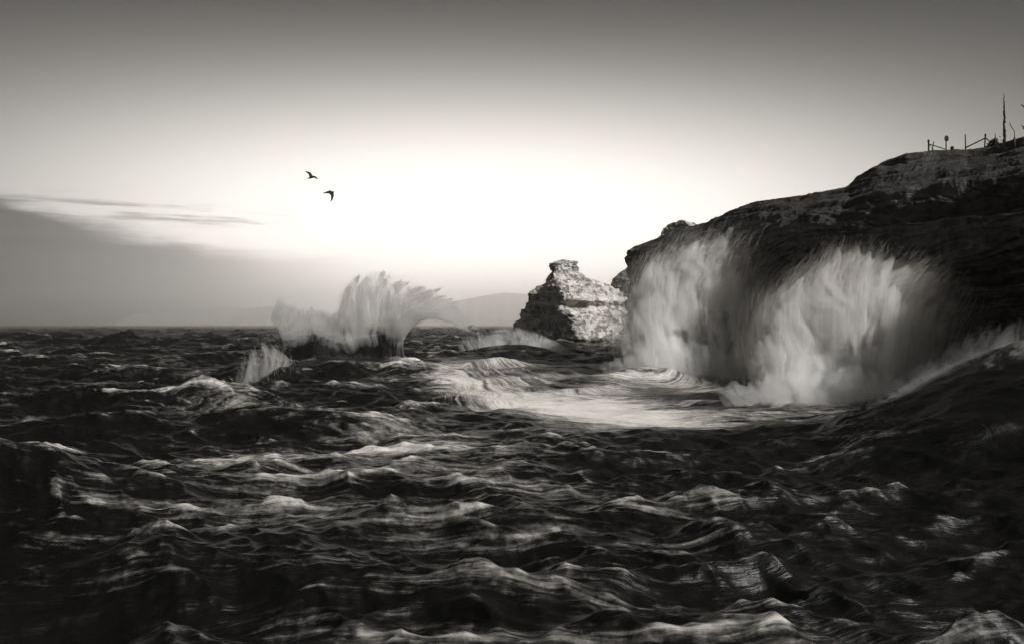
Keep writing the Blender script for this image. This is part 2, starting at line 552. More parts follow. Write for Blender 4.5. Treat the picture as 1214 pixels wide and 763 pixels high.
def build_sea():
    th = np.concatenate([np.linspace(-1.35, -0.64, 200, endpoint=False), np.linspace(-0.64, 0.64, 1050, endpoint=False), np.linspace(0.64, 1.35, 200)])
    r = np.concatenate([np.geomspace(3.0, 7.5, 60, endpoint=False), np.geomspace(7.5, 30, 520, endpoint=False),
                        np.geomspace(30, 130, 420, endpoint=False), np.geomspace(130, 900, 260, endpoint=False), np.geomspace(900, 8600, 70)])
    T, RR = np.meshgrid(th, r)
    x = (RR * np.sin(T)).ravel()
    y = (RR * np.cos(T)).ravel()
    rr = RR.ravel()
    t1 = ocean_tile(512, 83.0, 2 * np.pi / 12.0, 3.0, 1, 0.6)      # chop
    t2 = ocean_tile(512, 29.0, 2 * np.pi / 3.2, 2.0, 2, 0.18)     # small chop
    t3 = ocean_tile(256, 410.0, 2 * np.pi / 45.0, 5.0, 3, 6.0)    # swell
    def at(t, k, a, px, py):
        c, s = math.cos(a), math.sin(a)
        N = t[0].shape[0]
        X = (px * c + py * s) / t[3] * N
        Yy = (-px * s + py * c) / t[3] * N
        if k == 0:
            return sample(t[0], X, Yy)
        dx = sample(t[1], X, Yy); dy = sample(t[2], X, Yy)
        return dx * c - dy * s, dx * s + dy * c
    z, mound, ring, lr, sdist, rdist, along, ycur = sea_features(x, y)
    # sheltered foamy trough between ring and cliff is calmer
    trough = sstep(-sdist, -4.5, 5.5) * sstep(100 - y, 0, 25) * sstep(x, -13, -8) * sstep(y, 28, 33)
    calm = 1 - 0.62 * trough
    env = 0.75 + 0.5 * sample(t3[0], x * 1.7 + 40, y * 1.7 + 11).clip(-1, 1) * 0.5
    calm = calm * (1 - 0.6 * sstep(mound, 0.1, 0.5)) * (1 - 0.45 * np.exp(-(rdist / 5.0) ** 2) * along)
    a1 = 0.36 * calm * env * sstep(rr, 2, 9)
    a2 = (0.085 + 0.035 * (1 - sstep(rr, 14, 28))) * calm * sstep(rr, 2, 7) * (1 - 0.8 * sstep(rr, 40, 160))
    a3 = 0.42 * (1 - 0.5 * trough) * sstep(rr, 20, 90)
    far = 1 - 0.9 * sstep(rr, 400, 2000)
    a1 = a1 * (1 + 0.5 * sstep(rr, 60, 200)) * far
    a3 = a3 * (1 - 0.6 * sstep(rr, 1200, 4000))
    z += a1 * at(t1, 0, 0.12, x, y) + a2 * at(t2, 0, -0.35, x, y) + a3 * at(t3, 0, 0.05, x, y)
    d1 = at(t1, 1, 0.12, x, y)
    d2 = at(t2, 1, -0.35, x, y)
    ch = -0.60
    X = x + ch * (a1 * d1[0] + a2 * d2[0])
    Y = y + ch * (a1 * d1[1] + a2 * d2[1])
    # crests: where the sideways push folds the water together
    def div(t, a, e):          # the surface is pushed towards its crests
        p = at(t, 1, a, x + e, y)[0] - at(t, 1, a, x - e, y)[0]
        q = at(t, 1, a, x, y + e)[1] - at(t, 1, a, x, y - e)[1]
        return (p + q) / (2 * e)
    cr = a1 * div(t1, 0.12, 0.25) + 0.8 * a2 * div(t2, -0.35, 0.12)
    crest = sstep(cr, 0.15, 0.9) * far
    # current: streamlines bend round the waves, fan down the heaped swell and follow the ring
    P = np.stack([x / 9.0, y / 6.0, np.zeros_like(x)], 1)
    n1 = fbm(P, 2)
    n2 = fbm(np.stack([x / 3.2, y / 2.2, np.full_like(x, 5.0)], 1), 2)
    psi = 38.0 * (np.maximum(y, 0.5) / ycur) ** 0.75 + 2.5 * n1 + 0.75 * n2 + 1.0 * (z - 3.2 * mound)
    phi = x + 0.8 * n2
    # on the swell the streaks run down its face
    psi_m = 0.80 * x - 0.60 * y + 0.5 * n1 + 0.15 * n2
    psi_m = psi_m * 0.4
    phi_m = 0.60 * x + 0.80 * y
    mw = sstep(mound, 0.25, 0.60)
    psi = psi * (1 - mw) + psi_m * mw
    phi = phi * (1 - mw) + phi_m * mw
    # how much foam lies where
    foam = 0.32 + 0.26 * fbm(np.stack([x / 14, y / 9, np.full_like(x, 2.0)], 1), 3)
    foam += (0.28 + 0.16 * fbm(np.stack([x / 7.0, y / 5.0, np.full_like(x, 8.0)], 1), 3)) * trough + 0.10 * ring + 0.10 * np.exp(-((sdist + 4) / 4.5) ** 2) * along
    foam += 0.28 * np.exp(-((x + 3) / 5.0) ** 2 - ((y - 24) / 6.0) ** 2)
    foam += 0.20 * np.exp(-((x + 7) / 3.5) ** 2 - ((y - 26) / 9.0) ** 2)
    foam += 0.05 * (1 - sstep(rr, 12, 24)) * np.exp(-((x + 1.5) / 6.0) ** 2)
    foam += 0.22 * np.exp(-((sdist + 1.5) / 3.0) ** 2) * sstep(x, -9, -4) * (1 - sstep(x, 5, 12))
    foam += 0.30 * np.exp(-((x - 3) / 4.0) ** 2 - ((y - 40) / 8.0) ** 2)
    foam += 0.04 * lr
    foam += 0.30 * mound * sstep(z, 2.0, 3.6)
    foam -= 0.30 * mound * sstep(30 - y, 0, 8) * (1 - sstep(z, 1.6, 3.0))
    foam -= 0.13 * sstep(-x, 9, 22) * sstep(60 - y, 0, 40)  # foam thinned to darken the near left corner like a vignette
    foam -= 0.16 * sstep(x, 5, 11) * sstep(24 - y, 0, 8)  # near right corner darkened the same way, through sparser foam
    foam -= 0.10 * sstep(rr, 90, 200) * (1 - trough)
    foam = np.clip(foam, 0, 1.2)
    V = np.stack([X, Y, z], 1)
    o = mesh_obj('sea', V, grid_faces(len(r), len(th))[:, ::-1], SEA, attrs={'foam': foam, 'crest': crest, 'flow': np.stack([phi, psi, z], 1)})
    tag(o, 'dark rough sea streaked with pale foam', 'sea', kind='structure')
    return o


sea = build_sea()

# ------------------------------------------------------------------ the cliff
def interp_cols(ctrl, xs):
    """ctrl: list of (key, rows...) with rows as equal-length tuples -> array (len(xs), rows, dims), smooth"""
    ks = np.array([c[0] for c in ctrl], float)
    A = np.array([c[1] for c in ctrl], float)
    out = np.zeros((len(xs),) + A.shape[1:])
    for i in range(A.shape[1]):
        for j in range(A.shape[2]):
            out[:, i, j] = np.interp(xs, ks, A[:, i, j])
    return out


def resample_rows(C, vs):
    """C: cols x rows x 3; vs in 0..rows-1 -> cols x len(vs) x 3 (Catmull-Rom along the rows)"""
    n = C.shape[1]
    out = np.zeros((C.shape[0], len(vs), C.shape[2]))
    for q, v in enumerate(vs):
        i = min(int(v), n - 2)
        t = v - i
        p0 = C[:, max(i - 1, 0)]; p1 = C[:, i]; p2 = C[:, i + 1]; p3 = C[:, min(i + 2, n - 1)]
        out[:, q] = 0.5 * (2 * p1 + (p2 - p0) * t + (2 * p0 - 5 * p1 + 4 * p2 - p3) * t * t + (3 * p1 - p0 - 3 * p2 + p3) * t ** 3) * 0.6 \
            + 0.4 * (p1 * (1 - t) + p2 * t)
    return out


def grid_normals(G):
    du = np.gradient(G, axis=0)
    dv = np.gradient(G, axis=1)
    nrm = np.cross(du, dv)
    nrm /= np.linalg.norm(nrm, axis=2, keepdims=True) + 1e-9
    return nrm


def build_cliff():
    # per column: photograph column, distance of the wall foot, rows of the lip and of the skyline, skyline distance
    cols = [  # px,  Yb,  lip, Ylip, crest, Ycrest
        (745, 75.5, 302, 74.5, 299, 76.0),
        (752, 74.0, 297, 73.5, 294, 77.0),
        (770, 72.5, 293, 71.5, 287, 77.0),
        (800, 70.5, 288, 69.0, 276, 77.0),
        (845, 67.5, 282, 65.5, 265, 73.0),
        (870, 65.5, 278, 63.5, 250, 72.0),
        (900, 63.5, 274, 61.0, 239, 71.0),
        (960, 58.5, 270, 56.0, 231, 67.0),
        (1010, 55.0, 266, 52.5, 221, 66.0),
        (1024, 54.0, 265, 51.6, 207, 68.0),
        (1042, 52.8, 263, 50.6, 195, 70.0),
        (1075, 50.5, 259, 48.5, 182, 73.0),
        (1110, 48.0, 254, 46.2, 178, 76.0),
        (1150, 45.5, 250, 43.8, 177.5, 75.0),
        (1180, 43.8, 247, 42.2, 173, 72.0),
        (1214, 41.8, 243, 40.4, 163, 68.0),
        (1300, 37.0, 238, 36.0, 140, 62.0),
        (1450, 31.0, 232, 30.0, 105, 56.0),
        (1700, 25.0, 215, 24.0, 60, 48.0),
        (2300, 17.0, 160, 16.0, -60, 38.0),
    ]
    ctrl = []
    for px, Yb, lp, Yl, cp, Yc in cols:
        lip = world(px, lp, Yl)
        cre = world(px, cp, Yc)
        k = (px - CX) / F
        def at(z, Y):
            return (k * Y, Y, z)
        zl = lip[2]
        ratio = 1.0
        mid1 = lip * 0.62 + cre * 0.38; mid1[2] += 0.12 * (cre[2] - lip[2])
        mid2 = lip * 0.28 + cre * 0.72; mid2[2] += 0.10 * (cre[2] - lip[2])
        back = (cre[0] + 9, cre[1] + 9, cre[2] - 1.2)
        back2 = (cre[0] + 30, cre[1] + 26, max(cre[2] - 9, 2))
        back3 = (cre[0] + 42, cre[1] + 36, -4)
        rows = [at(-2.5, Yb - 0.6), at(0.16 * zl, Yb + 0.1), at(0.34 * zl, Yb + 0.9), at(0.56 * zl, Yb + 1.5), at(0.74 * zl, Yb + 0.9),
                at(0.90 * zl, Yl + 0.2), tuple(lip), tuple(mid1), tuple(mid2), tuple(cre), back, back2, back3]
        ctrl.append((px, rows))
    # the end of the headland: the wall turns away behind the tip
    t0 = ctrl[0][1]
    def shift(rows, dx, dy, dz):
        out = []
        for i, (a, b, c) in enumerate(rows):
            out.append((a + dx, b + dy, c if i == 0 else c + dz * (i > 4)))
        return out
    r1 = [(a + 1.2, b + 5.0, c) for (a, b, c) in t0[:7]] + [(t0[i][0] + 1.5, t0[i][1] + 5, t0[6][2] - 0.1 * (i - 6)) for i in range(7, 13)]
    r2 = [(a + 6, b + 22, c) for (a, b, c) in t0[:7]] + [(t0[i][0] + 8, t0[i][1] + 22, t0[6][2] - 0.3 * (i - 6)) for i in range(7, 13)]
    r3 = [(a + 20, b + 40, -3 if i < 3 else c) for i, (a, b, c) in enumerate(t0[:7])] + [(t0[i][0] + 22, t0[i][1] + 40, t0[6][2] - 0.4 * (i - 6)) for i in range(7, 13)]
    ctrl = [(660, r3), (700, r2), (733, r1)] + ctrl
    xs = np.concatenate([np.linspace(660, 745, 50, endpoint=False), np.linspace(745, 1260, 560, endpoint=False), np.linspace(1260, 2300, 160)])
    C = interp_cols(ctrl, xs)
    # soften the columns along the wall
    ker = np.hanning(15); ker /= ker.sum()
    keep = C.copy()
    for i in range(C.shape[1]):
        for j in range(3):
            pad = np.pad(C[:, i, j], 7, mode='edge')
            C[:, i, j] = np.convolve(pad, ker, mode='valid')
    C[:50] = keep[:50]
    vs = np.concatenate([np.linspace(0, 6, 190, endpoint=False), np.linspace(6, 9, 120, endpoint=False), np.linspace(9, 12, 40)])
    G = resample_rows(C, vs)
    N = grid_normals(G)
    P = G.reshape(-1, 3)
    Nn = N.reshape(-1, 3)
    if (Nn[:, 0] * 1 + Nn[:, 2] * -1).mean() > 0:
        Nn = -Nn
    vv = np.broadcast_to(vs[None, :], G.shape[:2]).ravel()
    uu = np.broadcast_to(xs[:, None], G.shape[:2]).ravel()
    big = fbm(P * np.array([.10, .10, .16]), 3)
    zz = P[:, 2] + 0.6 * fbm(P * 0.12, 2) + 0.035 * P[:, 1]
    st = fbm(np.stack([P[:, 0] * .045, P[:, 1] * .045, zz * 1.15], 1), 4, 0.62)
    st2 = pnoise(np.stack([P[:, 0] * .03 + 9, P[:, 1] * .03, zz * .42], 1))
    step = np.tanh(4.0 * st2)
    rub = fbm(P * 0.55, 4, 0.55)
    onwall = sstep(vv, 0, 1.0) * (1 - sstep(vv, 6.0, 6.6))
    onslope = sstep(vv, 5.8, 6.5) * (1 - 0.75 * sstep(vv, 8.4, 9.0))
    disp = onwall * (0.9 * big + 1.1 * st + 0.7 * step + 0.45 * rub) + onslope * (0.45 * big + 0.8 * st + 0.5 * step + 0.35 * rub)
    tipfade = 0.45 + 0.55 * sstep(uu, 748, 800)
    P2 = P + Nn * (disp * tipfade)[:, None]
    G3 = P2.reshape(G.shape)
    rows = HY - (G3[..., 2] - H) / np.maximum(G3[..., 1], 1) * F
    sky = rows[:, 150:].argmin(axis=1) + 150
    have = rows[np.arange(len(xs)), sky]
    want = np.interp(xs, [c[0] for c in cols], [c[4] for c in cols])
    k2 = np.hanning(17); k2 /= k2.sum()
    diff = np.convolve(np.pad(have - want, 8, mode='edge'), k2, mode='valid') * ((xs > 748) & (xs < 1320))
    G3[..., 2] += (diff * G3[np.arange(len(xs)), sky, 1] / F)[:, None] * sstep(vs, 6.0, 8.3)[None, :]
    P2 = G3.reshape(-1, 3)
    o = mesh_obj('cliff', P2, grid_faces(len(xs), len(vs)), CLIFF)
    tag(o, 'dark layered sandstone cliff rising to a bare grassy top', 'cliff', kind='structure')
    return o, P2.reshape(G.shape), xs, vs


cliff, CG, cxs, cvs = build_cliff()


def cliff_top(px, dv=0.0):
    """a point on the cliff's skyline at photograph column px"""
    i = int(np.argmin(np.abs(cxs - px)))
    col = CG[i]
    row = (HY - (col[:, 2] - H) / col[:, 1] * F)
    q = np.where((cvs > 6.5) & (cvs < 10.5))[0]
    j = q[np.argmin(row[q])]
    p = CG[i, j].copy()
    return p


# ------------------------------------------------------------------ rocks made of stacked outlines
def loft_rock(name, levels, mat, Y0, seg=220, rows=200, amp=0.5, freq=0.35, crag=0.5, angs=None, parent=None, label=None, cat=None):
    """levels: (py, px_left, px_right, px_edge, depth_near, depth_far): plan is a quadrilateral left, near edge, right, far"""
    L = np.array(levels, float)
    t = np.linspace(0, 1, rows)
    keyt = np.linspace(0, 1, len(L))
    D = np.stack([np.interp(t, keyt, L[:, k]) for k in range(6)], 1)
    ring = np.zeros((rows, seg, 3))
    a = np.linspace(0, 4, seg, endpoint=False)
    for i in range(rows):
        py, xl, xr, xe, dn, df = D[i]
        z = H + (HY - py) / F * Y0
        q = np.array([[(xl - CX) / F * Y0, Y0], [(xe - CX) / F * Y0, Y0 - dn], [(xr - CX) / F * Y0, Y0 + 0.1 * df], [((xe + xr) / 2 - CX) / F * Y0, Y0 + df]])
        k = a.astype(int)
        f = (a - k)[:, None]
        straight = q[k % 4] * (1 - f) + q[(k + 1) % 4] * f
        # a little rounding of the four corners
        ker = np.hanning(23); ker /= ker.sum()
        pad = np.concatenate([straight[-11:], straight, straight[:11]])
        ring[i, :, 0] = np.convolve(pad[:, 0], ker, 'valid')
        ring[i, :, 1] = np.convolve(pad[:, 1], ker, 'valid')
        ring[i, :, 2] = z
    G = ring
    nrm = np.cross(np.roll(G, -1, 1) - np.roll(G, 1, 1), np.gradient(G, axis=0))
    nrm /= np.linalg.norm(nrm, axis=2, keepdims=True) + 1e-9
    cen = G.mean(axis=1, keepdims=True)
    if ((G - cen) * nrm).sum() < 0:
        nrm = -nrm
    P = G.reshape(-1, 3)
    n3 = nrm.reshape(-1, 3)
    d = amp * fbm(P * freq, 5, 0.6)
    cell = np.abs(fbm(P * freq * 2.6 + 31, 4, 0.6))
    d -= crag * np.clip(0.22 - cell, 0, 1) * 3.0
    zz = P[:, 2] + 0.12 * P[:, 0]
    d += amp * 0.45 * fbm(np.stack([P[:, 0] * .05, P[:, 1] * .05, zz * 0.9], 1), 3, 0.6)
    P = P + n3 * d[:, None]
    top = P[-seg:].mean(axis=0) + np.array([0, 0, 0.15])
    bot = P[:seg].mean(axis=0)
    V = np.concatenate([P, [top]])
    Fq = grid_faces(rows, seg, True)
    cap = np.array([[(rows - 1) * seg + j, (rows - 1) * seg + (j + 1) % seg, len(V) - 1, len(V) - 1] for j in range(seg)])
    base = np.array([bot[0], bot[1], 0.0])
    me_f = [tuple(f) for f in Fq] + [tuple(c[:3]) for c in cap]
    me = bpy.data.meshes.new(name)
    me.from_pydata([tuple(v - base) for v in V], [], me_f)
    me.polygons.foreach_set('use_smooth', np.ones(len(me_f), dtype=bool))
    me.materials.append(mat)
    o = bpy.data.objects.new(name, me)
    o.location = base
    COL.objects.link(o)
    bm = bmesh.new(); bm.from_mesh(me); bmesh.ops.recalc_face_normals(bm, faces=bm.faces); bm.to_mesh(me); bm.free()
    if label:
        tag(o, label, cat)
    return o


loft_rock('sea_rock', [
    # py,  left, right, edge, near, far
    (418, 590, 762, 668, 11.0, 12),
    (400, 596, 756, 680, 13.0, 12),
    (388, 602, 754, 676, 13.0, 12),
    (374, 611, 752, 672, 13.0, 12),
    (364, 619, 751, 654, 10.0, 12),
    (358, 619, 750, 666, 12.0, 12),
    (348, 622, 742, 664, 11.5, 11),
    (341, 634, 728, 660, 9, 9),
    (335, 648, 712, 656, 6.0, 7.5),
    (329, 651, 697, 655, 4.0, 6),
    (322, 652, 689, 656, 2.4, 5),
    (316, 650, 689, 657, 2.6, 5),
    (311, 650, 688, 660, 2.4, 4.5),
    (309, 660, 686, 668, 1.2, 2.5)],
    ROCK, 150.0, amp=1.25, freq=0.30, crag=0.45,
    label='craggy offshore rock with a knob on top, sunlit on its right face', cat='rock')

loft_rock('ridge_rock', [
    (300, 768, 872, 815, 5, 10),
    (284, 776, 862, 815, 5, 10),
    (276, 781, 852, 812, 4, 8),
    (270, 785, 842, 810, 3.5, 6),
    (265, 790, 828, 808, 2.5, 5),
    (262.5, 798, 818, 806, 1.2, 2)],
    ROCK, 104.0, amp=0.35, freq=0.4, crag=0.5, rows=110,
    label='sunlit rocky knoll showing above the left end of the dark cliff', cat='rock')

loft_rock('hill_rock', [
    (412, 690, 830, 760, 8, 20),
    (380, 700, 820, 758, 8, 20),
    (350, 716, 800, 755, 7, 16),
    (332, 724, 790, 752, 6, 14),
    (322, 734, 780, 752, 4, 10),
    (317, 744, 770, 756, 2, 4)],
    FARROCK, 255.0, amp=1.0, freq=0.15, crag=0.4, rows=110,
    label='rounded grey hill half hidden between the craggy rock and the cliff', cat='rock')

loft_rock('sea_stack', [
    (391, 548, 572, 558, 3, 6),
    (388, 551, 567, 559, 3, 5),
    (386, 555, 564, 560, 2, 3),
    (385, 559, 563, 561, 1, 1.5)],
    FARROCK, 520.0, seg=80, rows=60, amp=0.6, freq=0.3, crag=0.2,
    label='small pointed rock standing alone in the sea, far off', cat='rock')
loft_rock('low_reef', [
    (397, 568, 640, 600, 5, 9),
    (394.5, 576, 632, 600, 4, 7),
    (392.5, 584, 622, 598, 3, 5),
    (390.5, 588, 602, 596, 1.5, 2.5)],
    FARROCK, 400.0, seg=100, rows=60, amp=0.7, freq=0.25, crag=0.3,
    label='low dark reef left of the craggy rock, spray around it', cat='rock')

# ------------------------------------------------------------------ far headlands in the haze
def headland(name, pts, Y, depth, label, jag):
    """a ridge: skyline points in photograph pixels at distance Y; slopes down to the sea in front and behind"""
    xs = np.linspace(pts[0][0], pts[-1][0], 220)
    sk = np.interp(xs, [p[0] for p in pts], [p[1] for p in pts])
    X = (xs - CX) / F * Y
    Z = H + (HY - sk) / F * Y
    Z = Z * (1 + jag * fbm(np.stack([X / 160, X * 0, X * 0 + Y], 1), 4, 0.6))
    prof = [(-1.0, -0.02), (-0.85, 0.30), (-0.6, 0.52), (-0.3, 0.82), (0, 1.0), (0.4, 0.85), (1.0, -0.02)]
    rows = []
    for a, b in prof:
        rows.append(np.stack([X, np.full_like(X, Y) + a * depth + 0.25 * depth * fbm(np.stack([X / 220, X * 0 + a, X * 0], 1), 3) * (abs(a) < 0.9), np.maximum(Z, 0) * b - (3 if b < 0 else 0)], 1))
    G = np.array(rows)
    o = mesh_obj(name, G.reshape(-1, 3), grid_faces(len(prof), len(xs)), HAZEROCK)
    tag(o, label, 'headland', kind='structure')


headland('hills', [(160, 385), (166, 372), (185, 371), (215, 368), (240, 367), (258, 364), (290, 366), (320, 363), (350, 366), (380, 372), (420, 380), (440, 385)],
         8200, 500, 'headland coloured haze-pale, fading into haze along the left horizon', 0.08)
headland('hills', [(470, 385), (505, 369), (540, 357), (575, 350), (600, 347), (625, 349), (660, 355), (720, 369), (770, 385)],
         8300, 500, 'hill coloured haze-pale, fading into haze behind the craggy rock', 0.05)

# ------------------------------------------------------------------ thrown water
def ribbons(paths, widths, tones, g):
    """paths: n x K x 3 polylines -> tapered thin ribbons; returns verts, faces, tone per vertex"""
    n, K, _ = paths.shape
    tan = np.gradient(paths, axis=1)
    rnd = g.normal(size=(n, 1, 3))
    side = np.cross(tan, rnd)
    side /= np.linalg.norm(side, axis=2, keepdims=True) + 1e-9
    prof = np.sin(np.linspace(0.12, np.pi - 0.12, K))[None, :, None]
    off = side * prof * widths[:, None, None] * 0.5
    V = np.stack([paths - off, paths + off], 2).reshape(n, K * 2, 3)
    b = np.arange(n)[:, None, None] * (K * 2)
    k = np.arange(K - 1)[None, :, None] * 2
    Fq = (b + k + np.array([0, 1, 3, 2])[None, None, :]).reshape(-1, 4)
    T = np.repeat(tones[:, :, None], 2, axis=2).reshape(-1)
    return V.reshape(-1, 3), Fq, T


def catmull(ctrl, s):
    """ctrl: n x M x 3; s: n x K in 0..1 -> n x K x 3"""
    n, M, _ = ctrl.shape
    v = np.clip(s, 0, 1) * (M - 1)
    i = np.minimum(v.astype(int), M - 2)
    t = (v - i)[..., None]
    idx = np.arange(n)[:, None]
    p0 = ctrl[idx, np.maximum(i - 1, 0)]; p1 = ctrl[idx, i]; p2 = ctrl[idx, i + 1]; p3 = ctrl[idx, np.minimum(i + 2, M - 1)]
    return 0.5 * (2 * p1 + (p2 - p0) * t + (2 * p0 - 5 * p1 + 4 * p2 - p3) * t * t + (3 * p1 - p0 - 3 * p2 + p3) * t ** 3)


def plume(name, parent, n, guides, Y0, depth, width, seed, reach=(0.25, 1.08), length=0.10, clump=26, tone=(0.5, 1.0), K=5, power=0.8, jitter=5.0, wob=0.0, fade=0.25, tvar=0.2, mat=None):
    """guides: list of fans (px, py) from foot to tip; threads follow blends of neighbouring guides, spread in depth"""
    g = np.random.default_rng(seed)
    A = np.array(guides, float)                       # m x M x 2 pixels
    m = A.shape[0]
    u = g.random(n) * (m - 1)
    # threads bunch into jets
    cu = g.random((clump,)) * (m - 1)
    near = cu[np.argmin(np.abs(u[:, None] - cu[None, :]), axis=1)]
    u = np.clip(u + (near - u) * g.random(n) ** 0.7 * 0.75, 0, m - 1.0001)
    reach_c = 0.82 + 0.26 * pnoise(np.stack([u * 3.1, u * 0 + seed, u * 0], 1)) + 0.16 * pnoise(np.stack([u * 11.0, u * 0 + seed, u * 0 + 4], 1))
    i = u.astype(int); f = (u - i)[:, None, None]
    G2 = A[i] * (1 - f) + A[i + 1] * f                # n x M x 2
    dj = g.normal(size=n)
    layer = dj * depth
    # bend the far / near threads a little
    G2 = G2 + g.normal(size=(n, 1, 2)) * jitter
    s0 = reach[0] * 0 + g.random(n) ** power * (reach[1] - reach[0]) + reach[0]
    s0 = s0 * np.clip(reach_c + 0.10 * g.normal(size=n), 0.3, 1.25)
    M = A.shape[1]
    prof = np.linspace(0, 1, M)
    Yk = Y0 + layer[:, None] * (0.35 + 0.65 * np.sin(np.pi * np.clip(prof * 0.75 + 0.1, 0, 1)))[None, :] + wob * g.normal(size=(n, 1))
    W = np.stack([(G2[..., 0] - CX) / F * Y0, Yk, H + (HY - G2[..., 1]) / F * Y0], -1)
    ln = length * (0.5 + g.random(n))
    s = s0[:, None] + np.linspace(-0.5, 0.5, K)[None, :] * ln[:, None]
    ok = s.max(axis=1) < 1.0
    s = np.clip(s, 0, 1.0)
    paths = catmull(W, s)
    seglen = np.linalg.norm(paths[:, -1] - paths[:, 0], axis=1)
    ok = seglen > 0.03
    paths, s, s0, u = paths[ok], s[ok], s0[ok], u[ok]
    wd = width * (0.4 + 1.2 * g.random(len(paths))) * (1 - fade * np.clip(s0, 0, 1))
    tn = np.interp(s, [0, 0.5, 1], [tone[0], 0.5 * (tone[0] + tone[1]), tone[1]]) * (1 - tvar + tvar * g.random((len(paths), 1)))
    V, Fq, T = ribbons(paths, wd, tn, g)
    o = mesh_obj(name, V, Fq, mat or SPRAY, parent=parent, smooth=False, attrs={'tone': T})
    o['kind'] = 'stuff'
    return o


def sheet_mist(name, parent, guides, Y0, thick, seed, mat, scale=1.0, urange=(0.0, 1.0), fring=(0.26, 0.20, 0.08), ends=(0.35, 0.35), nu=260, nv=56, arch=0.0, vpow=0.6, low=None):
    """a lens of airborne droplets: follows the guides, thickest low down in the middle, thinning to nothing at its torn edge"""
    A = np.array(guides, float)
    m = A.shape[0]
    us = np.linspace(urange[0], urange[1], nu) * (m - 1.001)
    i = us.astype(int); f = (us - i)[:, None, None]
    G2 = A[i] * (1 - f) + A[i + 1] * f
    W = np.stack([(G2[..., 0] - CX) / F * Y0, np.full(G2.shape[:2], Y0), H + (HY - G2[..., 1]) / F * Y0], -1)
    def nz(k, c):
        return pnoise(np.stack([us * k, us * 0 + seed * 1.37, us * 0 + c], 1))
    reach = scale * (1.0 + fring[0] * nz(0.8, 1) + fring[1] * nz(3.0, 2) + fring[2] * (nz(6.0, 3) + 0.8 * nz(14.0, 5)))
    sv = np.linspace(0, 1, nv)
    C = catmull(W, np.clip(sv[None, :] * reach[:, None], 0, 1.0))
    over = np.clip(sv[None, :] * reach[:, None] - 1.0, 0, None)
    d = W[:, -1] - W[:, -2]
    C = C + over[..., None] * 3.0 * d[:, None, :]
    un = np.linspace(0, 1, nu)
    prof = (np.clip(un / ends[0], 0, 1) * np.clip((1 - un) / ends[1], 0, 1))[:, None] ** 0.7 * np.clip(1 - sv, 0, 1)[None, :] ** vpow
    if low:
        prof = prof * (low[1] + (1 - low[1]) * sstep(sv, 0.25 * low[0], low[0]))[None, :]
    lump = 1.0 + 0.35 * fbm(np.stack([np.repeat(us, nv) * 1.3, np.tile(sv * 2.5, nu), np.full(nu * nv, seed * 1.0)], 1), 3).reshape(nu, nv)
    T = thick * prof * lump + 0.02
    mid = arch * (sv[None, :] ** 2) + 0.5 * nz(0.6, 7)[:, None]
    front = C.copy(); front[..., 1] += mid - T
    back = C.copy(); back[..., 1] += mid + T
    V = np.concatenate([front.reshape(-1, 3), back.reshape(-1, 3)])
    fr = grid_faces(nu, nv)
    o0 = nu * nv
    bk = fr[:, ::-1] + o0
    aa = np.arange(nu - 1)
    top = np.stack([aa * nv + nv - 1, (aa + 1) * nv + nv - 1, o0 + (aa + 1) * nv + nv - 1, o0 + aa * nv + nv - 1], 1)
    bot = np.stack([aa * nv, o0 + aa * nv, o0 + (aa + 1) * nv, (aa + 1) * nv], 1)
    bb = np.arange(nv - 1)
    s1 = np.stack([bb, bb + 1, o0 + bb + 1, o0 + bb], 1)
    e0 = (nu - 1) * nv
    s2 = np.stack([e0 + bb, o0 + e0 + bb, o0 + e0 + bb + 1, e0 + bb + 1], 1)
    o = mesh_obj(name, V, np.concatenate([fr, bk, top, bot, s1, s2]), mat, parent=parent)
    bm = bmesh.new(); bm.from_mesh(o.data); bmesh.ops.recalc_face_normals(bm, faces=bm.faces); bm.to_mesh(o.data); bm.free()
    o['kind'] = 'stuff'
    return o


# far splash against the end of the cliff
e = empty('wave_splash', world(838, 449, 61.0))
tag(e, 'tall domed burst of white spray against the far end of the cliff', 'splash', 'waves bursting against the cliff')
SPLASH_A = [
    [(744, 456), (740, 440), (738, 420), (736, 404), (734, 394)],
    [(762, 456), (753, 422), (747, 388), (744, 358), (748, 336)],
    [(781, 456), (771, 402), (765, 356), (767, 325), (778, 304)],
    [(799, 456), (792, 392), (790, 342), (796, 308), (808, 288)],
    [(818, 456), (814, 387), (815, 336), (823, 301), (834, 281)],
    [(837, 456), (837, 387), (843, 336), (851, 301), (862, 281)],
    [(857, 456), (860, 392), (869, 341), (881, 307), (895, 288)],
    [(877, 456), (883, 397), (894, 352), (911, 322), (930, 306)],
    [(896, 456), (904, 407), (918, 370), (934, 345), (950, 332)],
    [(912, 456), (922, 422), (934, 397), (948, 378), (962, 370)]]
MA = mat_mist('far_splash_mist', 1.9, world(838, 600, 61.0), k=26.0, radial=0.13, lo=0.40, hi=0.62)
MA2 = mat_mist('far_splash_veil', 0.8, world(838, 600, 61.0), k=32.0, radial=0.13, lo=0.40, hi=0.60)
sheet_mist('mist', e, SPLASH_A, 62.0, 1.6, 1, MA2, 0.98, arch=1.0)
sheet_mist('mist', e, SPLASH_A, 61.0, 1.9, 2, MA, 0.82, (0.02, 0.62))
sheet_mist('mist', e, SPLASH_A, 60.0, 1.9, 3, MA, 0.62, (0.0, 0.45))
sheet_mist('mist', e, SPLASH_A, 60.3, 1.7, 4, MA, 0.66, (0.45, 1.0))
